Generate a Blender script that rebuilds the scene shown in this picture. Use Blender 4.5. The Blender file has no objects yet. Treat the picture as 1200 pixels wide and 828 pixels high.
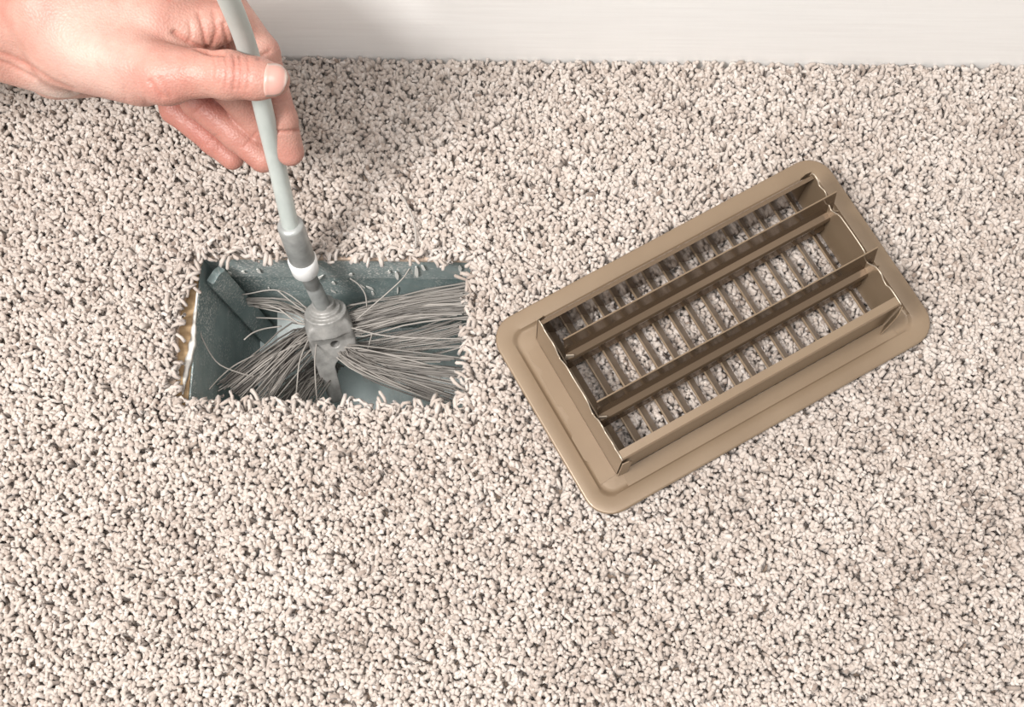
import bpy, math, random
import numpy as np
from mathutils import Matrix, Vector

random.seed(7)
rng = np.random.default_rng(7)
SC = bpy.context.scene
COL = SC.collection

# ------------------------------------------------------------------ camera
TILT, ROLL, CAM_H, FPX = 0.284226595, 0.0116952, 0.769692637, 1500.0
_ct, _st, _cr, _sr = math.cos(TILT), math.sin(TILT), math.cos(ROLL), math.sin(ROLL)
CAM = np.array([0.0, -0.22485493, CAM_H])
FWD = np.array([0.0, _st, -_ct])
RGT = _cr * np.array([1.0, 0, 0]) + _sr * np.array([0, _ct, _st])
UPV = -_sr * np.array([1.0, 0, 0]) + _cr * np.array([0, _ct, _st])
cam_data = bpy.data.cameras.new('camera')
cam_data.sensor_width = 36.0
cam_data.lens = FPX / 1200.0 * 36.0
cam_data.clip_start = 0.01
cam = bpy.data.objects.new('camera', cam_data)
COL.objects.link(cam)
m3 = Matrix((RGT, UPV, -FWD)).transposed()
cam.matrix_world = Matrix.Translation(Vector(CAM)) @ m3.to_4x4()
SC.camera = cam

# ------------------------------------------------------------------ world, lights, exposure
SC.view_settings.view_transform = 'Standard'
SC.view_settings.look = 'None'
SC.view_settings.gamma = 1.0
SC.view_settings.exposure = 0.0
world = bpy.data.worlds.new('world')
SC.world = world
world.use_nodes = True
bg = world.node_tree.nodes['Background']
bg.inputs[0].default_value = (1.0, 0.985, 0.97, 1)
bg.inputs[1].default_value = 0.47

def area(name, loc, target, size, power, colour=(1, 1, 1)):
    ld = bpy.data.lights.new(name, 'AREA')
    ld.shape = 'SQUARE'
    ld.size = size
    ld.energy = power
    ld.color = colour
    o = bpy.data.objects.new(name, ld)
    COL.objects.link(o)
    o.location = loc
    o.rotation_euler = (Vector(target) - Vector(loc)).to_track_quat('-Z', 'Y').to_euler()
    return o
area('key_softbox', (-0.92, -0.62, 1.66), (0.03, 0.05, 0.0), 0.44, 50.0, (1.0, 0.985, 0.965))
area('overhead_softbox', (-0.10, -0.38, 1.75), (0.0, 0.05, 0.0), 0.8, 17.0, (1.0, 0.99, 0.98))

# ------------------------------------------------------------------ helpers
def at(u, v, z):
    """point at height z (metres) on the sight line measured at (u, v) in the photograph"""
    d = FWD * FPX + RGT * (u - 600.0) + UPV * (414.0 - v)
    return CAM + d * ((z - CAM[2]) / d[2])

def to_px(P):
    d = P - CAM
    zc = d @ FWD
    return np.stack([600 + FPX * (d @ RGT) / zc, 414 - FPX * (d @ UPV) / zc], -1)

def tag(o, label=None, cat=None, group=None, kind=None):
    if label: o['label'] = label
    if cat: o['category'] = cat
    if group: o['group'] = group
    if kind: o['kind'] = kind
    return o

def empty(name, loc=(0, 0, 0), rz=0.0):
    o = bpy.data.objects.new(name, None)
    o.empty_display_size = 0.02
    COL.objects.link(o)
    o.location = loc
    o.rotation_euler = (0, 0, rz)
    return o

def link(name, me, mat=None, parent=None, smooth=False):
    o = bpy.data.objects.new(name, me)
    COL.objects.link(o)
    if mat: me.materials.append(mat)
    if parent is not None: o.parent = parent
    if smooth:
        me.polygons.foreach_set('use_smooth', np.ones(len(me.polygons), dtype=bool))
    return o

class MB:
    """collects vertices and faces of one mesh"""
    def __init__(s): s.v, s.f = [], []
    def add(s, vs, fs):
        b = len(s.v)
        s.v += [tuple(float(c) for c in p) for p in vs]
        s.f += [tuple(b + i for i in q) for q in fs]
        return s
    def box(s, x0, x1, y0, y1, z0, z1):
        vs = [(x, y, z) for z in (z0, z1) for y in (y0, y1) for x in (x0, x1)]
        return s.add(vs, [(0, 2, 3, 1), (4, 5, 7, 6), (0, 1, 5, 4), (2, 6, 7, 3), (0, 4, 6, 2), (1, 3, 7, 5)])
    def extrude(s, prof, vec):
        """closed planar outline prof (3-D points) pushed along vec"""
        n = len(prof)
        a = [np.array(p, float) for p in prof]
        b = [p + np.array(vec, float) for p in a]
        fs = [tuple(range(n - 1, -1, -1)), tuple(range(n, 2 * n))]
        fs += [(i, (i + 1) % n, n + (i + 1) % n, n + i) for i in range(n)]
        return s.add(a + b, fs)
    def loft(s, loops, closed=False, cap=False):
        n = len(loops[0])
        vs = [p for l in loops for p in l]
        fs = []
        m = len(loops)
        for k in range(m if closed else m - 1):
            a, b = k * n, ((k + 1) % m) * n
            fs += [(a + i, a + (i + 1) % n, b + (i + 1) % n, b + i) for i in range(n)]
        if cap:
            fs += [tuple(range(n - 1, -1, -1)), tuple(range((m - 1) * n, m * n))]
        return s.add(vs, fs)
    def tube(s, pts, radii, sides=16, cap=True):
        pts = np.array(pts, float)
        if np.isscalar(radii): radii = [radii] * len(pts)
        t = np.gradient(pts, axis=0)
        t /= np.linalg.norm(t, axis=1)[:, None]
        n = np.cross(t[0], (0.3, 0.9, 0.2)); n /= np.linalg.norm(n)
        loops = []
        for p, tt, r in zip(pts, t, radii):
            n = n - tt * (n @ tt); n /= np.linalg.norm(n)
            b = np.cross(tt, n)
            loops.append([p + r * (math.cos(a) * n + math.sin(a) * b) for a in np.linspace(0, 2 * math.pi, sides, endpoint=False)])
        return s.loft(loops, cap=cap)
    def build(s, name, mat=None, parent=None, smooth=False, scale=1.0, bevel=None, angle=None):
        me = bpy.data.meshes.new(name)
        me.from_pydata([(x * scale, y * scale, z * scale) for x, y, z in s.v], [], s.f)
        me.update()
        o = link(name, me, mat, parent, smooth)
        if angle is not None:
            me.polygons.foreach_set('use_smooth', np.ones(len(me.polygons), dtype=bool))
            me.set_sharp_from_angle(angle=math.radians(angle))
        if bevel:
            md = o.modifiers.new('bevel', 'BEVEL'); md.width = bevel; md.segments = 2; md.limit_method = 'ANGLE'
        return o

def smooth_path(pts, n):
    """Catmull-Rom through pts, n samples"""
    P = np.array(pts, float)
    P = np.vstack([2 * P[0] - P[1], P, 2 * P[-1] - P[-2]])
    out = []
    for t in np.linspace(0, len(P) - 3 - 1e-6, n):
        i = int(t); f = t - i
        a, b, c, d = P[i:i + 4]
        out.append(0.5 * ((2 * b) + (c - a) * f + (2 * a - 5 * b + 4 * c - d) * f * f + (3 * b - a - 3 * c + d) * f ** 3))
    return np.array(out)

# ---- materials
def mat(name, colour=(0.8, 0.8, 0.8), rough=0.5, metal=0.0, spec=0.5, coat=0.0):
    m = bpy.data.materials.new(name)
    m.use_nodes = True
    b = m.node_tree.nodes['Principled BSDF']
    b.inputs['Base Color'].default_value = (*colour, 1)
    b.inputs['Roughness'].default_value = rough
    b.inputs['Metallic'].default_value = metal
    b.inputs['Specular IOR Level'].default_value = spec
    b.inputs['Coat Weight'].default_value = coat
    return m, m.node_tree, b

def N(nt, typ, **kw):
    n = nt.nodes.new(typ)
    for k, v in kw.items():
        if k in n.inputs: n.inputs[k].default_value = v
        else: setattr(n, k, v)
    return n

def noise(nt, scale, detail=4, coord='Object', stretch=None, rough=0.55):
    tc = N(nt, 'ShaderNodeTexCoord')
    src = tc.outputs[coord]
    if stretch:
        mp = N(nt, 'ShaderNodeMapping'); mp.inputs['Scale'].default_value = stretch
        nt.links.new(src, mp.inputs['Vector']); src = mp.outputs[0]
    n = N(nt, 'ShaderNodeTexNoise', Scale=scale, Detail=detail, Roughness=rough)
    nt.links.new(src, n.inputs['Vector'])
    return n.outputs['Fac']

def ramp(nt, fac, stops):
    r = N(nt, 'ShaderNodeValToRGB')
    e = r.color_ramp.elements
    while len(e) < len(stops): e.new(0.5)
    for el, (p, c) in zip(e, stops):
        el.position = p
        el.color = (*c, 1) if len(c) == 3 else c
    nt.links.new(fac, r.inputs[0])
    return r.outputs[0]

def mix(nt, fac, a, b, blend='MIX'):
    m = N(nt, 'ShaderNodeMix', data_type='RGBA', blend_type=blend)
    for sock, val in ((m.inputs[0], fac), (m.inputs[6], a), (m.inputs[7], b)):
        if hasattr(val, 'is_output'): nt.links.new(val, sock)
        elif isinstance(val, (int, float)): sock.default_value = val
        else: sock.default_value = (*val, 1)
    return m.outputs[2]

def bump(nt, b, h, strength, dist):
    n = N(nt, 'ShaderNodeBump', Strength=strength, Distance=dist)
    nt.links.new(h, n.inputs['Height'])
    nt.links.new(n.outputs[0], b.inputs['Normal'])

def attr(nt, name):
    a = N(nt, 'ShaderNodeAttribute'); a.attribute_name = name
    return a.outputs['Fac']

# carpet yarn
M_yarn, nt, b = mat('carpet_yarn', rough=0.95, spec=0.15)
c = ramp(nt, attr(nt, 'tone'), [(0.0, (0.27, 0.210, 0.175)), (0.25, (0.43, 0.363, 0.318)), (0.6, (0.545, 0.478, 0.430)), (1.0, (0.655, 0.598, 0.556))])
c = mix(nt, noise(nt, 900, 3), c, mix(nt, 1.0, c, (0.80, 0.77, 0.74), 'MULTIPLY'))
nt.links.new(c, b.inputs['Base Color'])
b.inputs['Sheen Weight'].default_value = 0.25
bump(nt, b, noise(nt, 1500, 2), 0.5, 0.0006)
M_backing, nt, b = mat('carpet_backing', (0.62, 0.48, 0.38), 0.95, spec=0.1)
# baseboard and wall paint
M_paint, nt, b = mat('white_gloss_paint', (0.80, 0.775, 0.745), 0.42)
h = noise(nt, 6, 6, stretch=(3, 60, 60))
nt.links.new(ramp(nt, h, [(0.3, (0.85, 0.83, 0.805)), (0.7, (0.89, 0.875, 0.85))]), b.inputs['Base Color'])
bump(nt, b, h, 0.12, 0.001)
M_wall, nt, b = mat('wall_paint', (0.72, 0.70, 0.67), 0.8)
bump(nt, b, noise(nt, 400, 3), 0.1, 0.0008)
# subfloor
M_wood, nt, b = mat('subfloor_wood', rough=0.8)
h = noise(nt, 18, 6, stretch=(1, 9, 9))
nt.links.new(ramp(nt, h, [(0.3, (0.27, 0.165, 0.08)), (0.7, (0.52, 0.37, 0.21))]), b.inputs['Base Color'])
bump(nt, b, h, 0.4, 0.001)
# duct metal
def duct_mat(name, dark, light, dust, metal, rough):
    m, nt, b = mat(name, rough=rough, metal=metal)
    base = ramp(nt, noise(nt, 22, 8), [(0.3, dark), (0.72, light)])
    speck = ramp(nt, noise(nt, 620, 3, rough=0.7), [(0.53, (0, 0, 0)), (0.59, (1, 1, 1))])
    patch = ramp(nt, noise(nt, 30, 5), [(0.40, (0, 0, 0)), (0.58, (1, 1, 1))])
    f = mix(nt, 1.0, speck, patch, 'MULTIPLY')
    sm = ramp(nt, noise(nt, 90, 9, rough=0.8), [(0.54, (0, 0, 0)), (0.70, (0.6, 0.6, 0.6))])
    c = mix(nt, sm, base, (0.40, 0.37, 0.34))
    f2 = N(nt, 'ShaderNodeMath', operation='MULTIPLY'); f2.inputs[1].default_value = dust
    nt.links.new(f, f2.inputs[0])
    c = mix(nt, f2.outputs[0], c, (0.78, 0.76, 0.72))
    nt.links.new(c, b.inputs['Base Color'])
    bump(nt, b, noise(nt, 300, 4), 0.15, 0.0006)
    return m
M_duct = duct_mat('dusty_duct_metal', (0.15, 0.205, 0.202), (0.33, 0.40, 0.39), 0.8, 0.15, 0.5)
M_collar = duct_mat('dusty_collar_metal', (0.24, 0.295, 0.29), (0.42, 0.48, 0.47), 1.0, 0.15, 0.55)
M_bottom = duct_mat('galvanised_bottom', (0.40, 0.47, 0.46), (0.58, 0.65, 0.64), 0.3, 0.2, 0.42)
M_glint = duct_mat('painted_glint', (0.70, 0.76, 0.745), (0.90, 0.92, 0.90), 0.2, 0.1, 0.4)  # near-white: reflected light inside the duct put into the colour
M_fleck, nt, b = mat('paint_fleck', (0.80, 0.78, 0.73), 0.8)
M_strip, nt, b = mat('torn_backing_strip', (0.66, 0.63, 0.58), 0.9)
# register paint
M_reg, nt, b = mat('brown_enamel', (0.335, 0.225, 0.135), 0.36, 0.25, 0.5, 0.15)
b.inputs['Coat Roughness'].default_value = 0.25
nt.links.new(ramp(nt, noise(nt, 14, 5), [(0.3, (0.210, 0.147, 0.093)), (0.75, (0.258, 0.186, 0.121))]), b.inputs['Base Color'])
bump(nt, b, noise(nt, 500, 2), 0.05, 0.0004)
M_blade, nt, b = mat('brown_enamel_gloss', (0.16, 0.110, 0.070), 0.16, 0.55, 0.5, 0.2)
M_cut, nt, b = mat('bare_steel_edge', (0.52, 0.44, 0.35), 0.4, 0.5)
# brush
M_rod, nt, b = mat('pale_grey_rod', rough=0.42)
nt.links.new(ramp(nt, noise(nt, 70, 6, stretch=(1, 1, 0.3)), [(0.3, (0.38, 0.415, 0.39)), (0.7, (0.505, 0.54, 0.51))]), b.inputs['Base Color'])
M_ferrule, nt, b = mat('dull_ferrule', rough=0.42, metal=0.3)
nt.links.new(ramp(nt, noise(nt, 120, 6), [(0.3, (0.26, 0.265, 0.255)), (0.75, (0.42, 0.425, 0.41))]), b.inputs['Base Color'])
M_ring, nt, b = mat('white_plastic', (0.82, 0.81, 0.79), 0.45)
M_hub, nt, b = mat('worn_cast_metal', rough=0.42, metal=0.25)
nt.links.new(ramp(nt, noise(nt, 110, 8, rough=0.65), [(0.28, (0.24, 0.23, 0.215)), (0.52, (0.38, 0.365, 0.345)), (0.8, (0.53, 0.50, 0.465))]), b.inputs['Base Color'])
bump(nt, b, noise(nt, 500, 4), 0.3, 0.0006)
M_hole, nt, b = mat('dark_recess', (0.16, 0.12, 0.08), 0.8)
M_bristle, nt, b = mat('grey_bristle', rough=0.6)
nt.links.new(ramp(nt, attr(nt, 'tone'), [(0.0, (0.08, 0.072, 0.065)), (0.5, (0.21, 0.19, 0.17)), (1.0, (0.40, 0.365, 0.33))]), b.inputs['Base Color'])
# skin
M_skin, nt, b = mat('skin', rough=0.46, spec=0.4)
c0 = ramp(nt, noise(nt, 45, 5), [(0.32, (0.365, 0.160, 0.122)), (0.68, (0.465, 0.268, 0.215))])
c0 = mix(nt, attr(nt, 'red'), c0, (0.38, 0.125, 0.098))
c0 = mix(nt, attr(nt, 'pale'), c0, (0.60, 0.49, 0.43))
c0 = mix(nt, ramp(nt, noise(nt, 260, 4), [(0.5, (0, 0, 0)), (0.8, (0.25, 0.25, 0.25))]), c0, (0.48, 0.18, 0.135))
c0 = mix(nt, attr(nt, 'fold'), c0, (0.42, 0.15, 0.11))
nt.links.new(c0, b.inputs['Base Color'])
b.inputs['Subsurface Weight'].default_value = 0.12
b.inputs['Subsurface Radius'].default_value = (1.0, 0.35, 0.2)
b.inputs['Subsurface Scale'].default_value = 0.004
vor = N(nt, 'ShaderNodeTexVoronoi', Scale=750.0)
tc = N(nt, 'ShaderNodeTexCoord'); nt.links.new(tc.outputs['Object'], vor.inputs['Vector'])
hh = N(nt, 'ShaderNodeMath', operation='ADD')
nt.links.new(vor.outputs['Distance'], hh.inputs[0]); nt.links.new(noise(nt, 220, 6), hh.inputs[1])
bump(nt, b, hh.outputs[0], 0.30, 0.0008)
M_nail, nt, b = mat('nail', rough=0.3, spec=0.5)
nt.links.new(mix(nt, attr(nt, 'rim'), (0.50, 0.28, 0.235), (0.60, 0.49, 0.43)), b.inputs['Base Color'])
b.inputs['Subsurface Weight'].default_value = 0.1
b.inputs['Subsurface Scale'].default_value = 0.003

# ------------------------------------------------------------------ the setting
WALL_Y = 0.2065
# opening cut in the carpet (metres), anticlockwise
HOLE = np.array([(-0.2120, -0.0335), (-0.0290, -0.0345), (-0.0275, 0.0655), (-0.2010, 0.0660), (-0.2135, 0.0300)])
BX0, BX1, BY0, BY1 = -0.2040, -0.0120, -0.0390, 0.0680      # mouth of the duct boot

def slab_with_hole(name, x0, x1, y0, y1, hole, z0, z1, material):
    hx0, hx1, hy0, hy1 = hole
    xs, ys = (x0, hx0, hx1, x1), (y0, hy0, hy1, y1)
    mb = MB()
    vs = [(x, y, z) for z in (z0, z1) for y in ys for x in xs]
    fs = []
    for j in range(3):
        for i in range(3):
            if i == 1 and j == 1: continue
            a = j * 4 + i
            fs.append((a, a + 4, a + 5, a + 1)); a += 16
            fs.append((a, a + 1, a + 5, a + 4))
    rim = [5, 6, 10, 9]
    for k in range(4):
        a, b_ = rim[k], rim[(k + 1) % 4]
        fs.append((a, a + 16, b_ + 16, b_))
    out = [0, 1, 2, 3, 7, 11, 15, 14, 13, 12, 8, 4]
    for k in range(12):
        a, b_ = out[k], out[(k + 1) % 12]
        fs.append((a, b_, b_ + 16, a + 16))
    mb.add(vs, fs)
    return mb.build(name, material)

floor = slab_with_hole('floor', -0.75, 0.75, -0.75, WALL_Y + 0.1, (BX0, BX1, BY0, BY1), -0.034, -0.0145, M_wood)
tag(floor, kind='structure')
wall = MB().box(-0.75, 0.75, WALL_Y + 0.012, WALL_Y + 0.1, -0.0145, 1.0).build('wall_back', M_wall)
tag(wall, kind='structure')
prof = [(0, WALL_Y, -0.0145), (0, WALL_Y + 0.012, -0.0145), (0, WALL_Y + 0.012, 0.135), (0, WALL_Y + 0.008, 0.135),
        (0, WALL_Y + 0.004, 0.128), (0, WALL_Y + 0.001, 0.120), (0, WALL_Y, 0.112)]
base = MB().extrude([(-0.75, y, z) for _, y, z in prof], (1.5, 0, 0)).build('baseboard_back', M_paint)
tag(base, kind='structure')

# ------------------------------------------------------------------ carpet
def seg_dist(P, A, B):
    d = B - A
    t = np.clip(((P - A) @ d) / (d @ d), 0, 1)
    q = A + t[:, None] * d
    return np.linalg.norm(P - q, axis=1), q

def poly_info(P, poly):
    """signed distance (negative inside) and nearest boundary point"""
    best = np.full(len(P), 9.0); near = np.zeros_like(P); inside = np.zeros(len(P), bool)
    n = len(poly)
    for i in range(n):
        A, B = poly[i], poly[(i + 1) % n]
        d, q = seg_dist(P, A, B)
        m = d < best
        best[m] = d[m]; near[m] = q[m]
        cond = (A[1] > P[:, 1]) != (B[1] > P[:, 1])
        with np.errstate(divide='ignore', invalid='ignore'):
            xi = (B[0] - A[0]) * (P[:, 1] - A[1]) / (B[1] - A[1]) + A[0]
        inside ^= cond & (P[:, 0] < xi)
    return np.where(inside, -best, best), near

REG_C, REG_A = np.array([0.126043, 0.015657]), 0.523437
def reg_local(P):
    d = P - REG_C
    ca, sa = math.cos(REG_A), math.sin(REG_A)
    return d[:, 0] * ca + d[:, 1] * sa, -d[:, 0] * sa + d[:, 1] * ca

def low_noise(P, scale, seed):
    r = np.random.default_rng(seed)
    out = np.zeros(len(P))
    for _ in range(10):
        k = r.normal(size=2) * scale; ph = r.uniform(0, 6.28)
        out += np.sin(P @ k + ph)
    return out / 3.2

def tuft_roots(x0, x1, y0, y1, s):
    nx, ny = int((x1 - x0) / s), int((y1 - y0) / (s * 0.87))
    gx, gy = np.meshgrid(np.arange(nx), np.arange(ny))
    P = np.stack([x0 + (gx + 0.5 * (gy % 2) + 0.25) * s, y0 + (gy + 0.5) * s * 0.87], -1).reshape(-1, 2)
    return P + rng.uniform(-0.42, 0.42, P.shape) * s

def yarn_mesh(P, r0, L0, rings, sides):
    n = len(P)
    dist, near = poly_info(P, HOLE)
    keep = dist > 0.0006
    P, dist, near = P[keep], dist[keep], near[keep]
    n = len(P)
    u, v = reg_local(P)
    pressed = (np.abs(u) < 0.126) & (np.abs(v) < 0.072)
    edge = np.clip(1 - dist / 0.0055, 0, 1)
    L = L0 * rng.uniform(0.80, 1.22, n) * (1 + 0.04 * low_noise(P, 60, 3)) * (1 + 0.30 * edge * rng.uniform(0, 1, n))
    az = 6.283 * rng.uniform(0, 1, n) 
    toh = np.arctan2(near[:, 1] - P[:, 1], near[:, 0] - P[:, 0]) + rng.normal(0, 0.8, n)
    az = np.where(rng.uniform(0, 1, n) < edge * 0.95, toh, az)
    th0 = np.abs(rng.normal(0, 0.20, n)) + 0.25 * edge
    th1 = np.where(edge > 0.05, rng.uniform(1.4, 3.6, n), rng.uniform(0.2, 1.75, n))
    swirl = rng.normal(0, 1.5, n) * (1 + edge)
    start = np.where(edge > 0.05, 0.25, rng.uniform(0.4, 0.7, n))
    pos = np.zeros((n, rings, 3)); tan = np.zeros((n, rings, 3))
    p = np.concatenate([P, np.full((n, 1), -0.0118)], 1)
    ts = np.linspace(0, 1, rings)
    sub = 4
    for k in range(rings):
        def tang(t):
            g = np.clip((t - start) / (1 - start), 0, 1) ** 0.9
            th = th0 + (th1 - th0) * g
            a = az + swirl * g
            return np.stack([np.sin(th) * np.cos(a), np.sin(th) * np.sin(a), np.cos(th)], -1)
        if k:
            for q in range(sub):
                t = ts[k - 1] + (ts[k] - ts[k - 1]) * (q + 0.5) / sub
                p = p + tang(t) * (L * (ts[k] - ts[k - 1]) / sub)[:, None]
        pos[:, k] = p; tan[:, k] = tang(ts[k])
    # level the pile: each tuft is slid down so that its top sits near the pile surface
    top = pos[:, :, 2].max(1)
    want = rng.normal(-0.0014, 0.0009, n) + 0.0009 * low_noise(P, 45, 5)
    want = np.where(pressed, np.minimum(want, -0.0012) - 0.0006, want)
    want = np.where(edge > 0.3, want - 0.0015 * edge, want)
    pos[:, :, 2] += (want - top)[:, None] * np.clip(ts * 2.2, 0, 1)[None, :]
    pos[:, :, 1] = np.minimum(pos[:, :, 1], WALL_Y - r0)
    ref = np.stack([-np.sin(az), np.cos(az), np.zeros(n)], -1)[:, None, :]
    nn = np.cross(tan, ref); nn /= np.linalg.norm(nn, axis=2, keepdims=True) + 1e-9
    bb = np.cross(tan, nn)
    prof = np.array([0.9, 1.0, 1.0, 1.05, 1.1, 0.95, 0.9])[:rings] if rings <= 7 else np.ones(rings)
    rad = (r0 * rng.uniform(0.82, 1.2, n) * (1 - 0.16 * edge))[:, None] * prof[None, :] * rng.uniform(0.88, 1.12, (n, rings))
    ang = np.linspace(0, 2 * math.pi, sides, endpoint=False)
    ring = pos[:, :, None, :] + rad[:, :, None, None] * (np.cos(ang)[None, None, :, None] * nn[:, :, None, :] + np.sin(ang)[None, None, :, None] * bb[:, :, None, :])
    tip = pos[:, -1] + tan[:, -1] * r0 * 0.8
    V = np.concatenate([ring.reshape(n, rings * sides, 3), tip[:, None]], 1)
    nv = rings * sides + 1
    quads = np.array([[k * sides + i, k * sides + (i + 1) % sides, (k + 1) * sides + (i + 1) % sides, (k + 1) * sides + i] for k in range(rings - 1) for i in range(sides)])
    tris = np.array([[(rings - 1) * sides + i, (rings - 1) * sides + (i + 1) % sides, nv - 1] for i in range(sides)])
    off = (np.arange(n) * nv)[:, None, None]
    tone = np.clip(0.60 + 0.17 * rng.normal(size=n) + 0.06 * low_noise(P, 45, 9) + 0.08 * low_noise(P, 160, 10) - 0.35 * (rng.uniform(0, 1, n) < 0.05), 0, 1)
    tone = np.repeat(tone[:, None], nv, 1)
    return V.reshape(-1, 3), (quads[None] + off).reshape(-1, 4), (tris[None] + off).reshape(-1, 3), tone.ravel()

def raw_mesh(name, V, quads=None, tris=None, attrs=None):
    me = bpy.data.meshes.new(name)
    quads = np.zeros((0, 4), int) if quads is None else quads
    tris = np.zeros((0, 3), int) if tris is None else tris
    me.vertices.add(len(V)); me.vertices.foreach_set('co', V.astype(np.float32).ravel())
    loops = np.concatenate([quads.ravel(), tris.ravel()]).astype(np.int32)
    me.loops.add(len(loops)); me.loops.foreach_set('vertex_index', loops)
    nq, ntr = len(quads), len(tris)
    me.polygons.add(nq + ntr)
    me.polygons.foreach_set('loop_start', np.concatenate([np.arange(nq) * 4, nq * 4 + np.arange(ntr) * 3]).astype(np.int32))
    for k, a in (attrs or {}).items():
        me.attributes.new(k, 'FLOAT', 'POINT').data.foreach_set('value', a.astype(np.float32))
    me.update(calc_edges=True)
    me.validate()
    return me

fine = tuft_roots(-0.372, 0.372, -0.238, WALL_Y - 0.001, 0.00238)
Vf, Qf, Tf, tf = yarn_mesh(fine, 0.00137, 0.0125, 5, 4)
# coarser, thicker yarn beyond the frame
coarse = tuft_roots(-0.52, 0.52, -0.43, WALL_Y - 0.001, 0.0043)
out = (np.abs(coarse[:, 0]) > 0.372) | (coarse[:, 1] < -0.238)
Vc, Qc, Tc, tcn = yarn_mesh(coarse[out], 0.0023, 0.0125, 4, 4)
me = raw_mesh('carpet', np.concatenate([Vf, Vc]), np.concatenate([Qf, Qc + len(Vf)]), np.concatenate([Tf, Tc + len(Vf)]),
              {'tone': np.concatenate([tf, tcn])})
carpet = link('carpet', me, M_yarn, smooth=True)
tag(carpet, 'beige textured cut pile carpet covering the whole floor', 'carpet', kind='stuff')
# woven backing under the pile, cut round the same opening
mb = MB()
outer = [(-0.7, -0.7), (0.7, -0.7), (0.7, WALL_Y), (-0.7, WALL_Y)]
hp = [tuple(p) for p in HOLE]
vs = [(x, y, -0.0120) for x, y in outer + hp] + [(x, y, -0.0144) for x, y in outer + hp]
top = [(0, 1, 5, 4), (1, 2, 6, 5), (2, 3, 7, 6), (3, 0, 4, 8, 7)]
fs = list(top) + [tuple(9 + i for i in reversed(f)) for f in top]
fs += [(4 + i, 4 + (i + 1) % 5, 13 + (i + 1) % 5, 13 + i) for i in range(5)]
fs += [(i, 9 + i, 9 + (i + 1) % 4, (i + 1) % 4) for i in range(4)]
mb.add(vs, fs).build('backing', M_backing, carpet)
# torn strip of backing hanging at the left edge of the opening
pth = smooth_path([at(232, 338, -0.008), at(228, 375, -0.013), at(226, 402, -0.012), at(219, 432, -0.013), at(214, 462, -0.010)], 22)
wid = np.interp(np.linspace(0, 1, 22), [0, 0.25, 0.55, 0.75, 1], [0.0006, 0.0013, 0.0024, 0.0020, 0.0004])
loops = []
for i, p in enumerate(pth):
    t = pth[min(i + 1, 21)] - pth[max(i - 1, 0)]; t /= np.linalg.norm(t)
    s = np.cross(t, (0.25, 0, 1)); s /= np.linalg.norm(s); n_ = np.cross(s, t)
    w = wid[i] * (1 + 0.2 * math.sin(i * 1.9))
    loops.append([p + s * w, p + n_ * 0.0004, p - s * w, p - n_ * 0.0004])
tag(MB().loft(loops, cap=True).build('torn_strip', M_strip, carpet, smooth=True), 'torn whitish strip of carpet backing')
# single pulled thread lying on the pile above the opening
pth = smooth_path([at(470, 229, 0.0018), at(477, 240, 0.0030), at(484, 256, 0.0030), at(487, 272, 0.0025), at(487, 290, 0.0008)], 16)
thr = MB().tube(pth, 0.0007, 6).build('loose_thread', M_bristle, smooth=True)
thr.data.attributes.new('tone', 'FLOAT', 'POINT').data.foreach_set('value', np.full(len(thr.data.vertices), 0.9, np.float32))
tag(thr, 'single thin grey thread lying on the carpet above the floor opening', 'thread')

# ------------------------------------------------------------------ duct boot in the floor
duct = empty('duct_boot', ((BX0 + BX1) / 2, (BY0 + BY1) / 2, -0.165))
tag(duct, 'dusty grey-green sheet metal duct boot set into the floor opening', 'duct')
DO = np.array(duct.location)
def dpart(name, mb, material, parent=None, **kw):
    mb.v = [tuple(np.array(p) - DO) for p in mb.v]
    return mb.build(name, material, parent or duct, **kw)
e = 0.0003
X0, X1, Y0, Y1 = BX0 + e, BX1 - e, BY0 + e, BY1 - e
ZT, ZM, ZB, TH = -0.0150, -0.050, -0.165, 0.0010
XL, XR = X0 + 0.013, X1 - 0.010
def on_back(u, v, y=None):
    d = at(u, v, 0.0) - CAM
    return CAM + d * (((Y1 - 0.0045 if y is None else y) - CAM[1]) / d[1])
def panel(pts, nrm, th=TH):
    return MB().extrude([tuple(p) for p in pts], tuple(np.array(nrm, float) * th))
dpart('collar_panel', panel([(X0, Y1, ZT), (X1, Y1, ZT), (X1, Y1, ZM), (X0, Y1, ZM)], (0, -1, 0)), M_collar)
dpart('collar_panel', panel([(X0, Y0, ZT), (X1, Y0, ZT), (X1, Y0, ZM), (X0, Y0, ZM)], (0, 1, 0)), M_collar)
dpart('back_panel', panel([(X0, Y1 + 0.002, ZM + 0.006), (X1, Y1 + 0.002, ZM + 0.006), (XR, Y1 - 0.002, ZB), (XL, Y1 - 0.002, ZB)], (0, -1, 0)), M_duct)
dpart('front_panel', panel([(X0, Y0 - 0.002, ZM + 0.006), (X1, Y0 - 0.002, ZM + 0.006), (XR, Y0, ZB), (XL, Y0, ZB)], (0, 1, 0)), M_duct)
dpart('side_panel', panel([(X0, Y0, ZT), (X0, Y1, ZT), (XL, Y1, ZB), (XL, Y0, ZB)], (1, 0, 0)), M_duct)
dpart('side_panel', panel([(X1, Y0, ZT), (X1, Y1, ZT), (XR, Y1, ZB), (XR, Y0, ZB)], (-1, 0, 0)), M_duct)
tag(dpart('bottom_panel', panel([(XL - 0.001, Y0, ZB), (XR + 0.001, Y0, ZB), (XR + 0.001, Y1, ZB + 0.008), (XL - 0.001, Y1, ZB + 0.008)], (0, 0, 1)), M_bottom), 'pale galvanised bottom panel')
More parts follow.
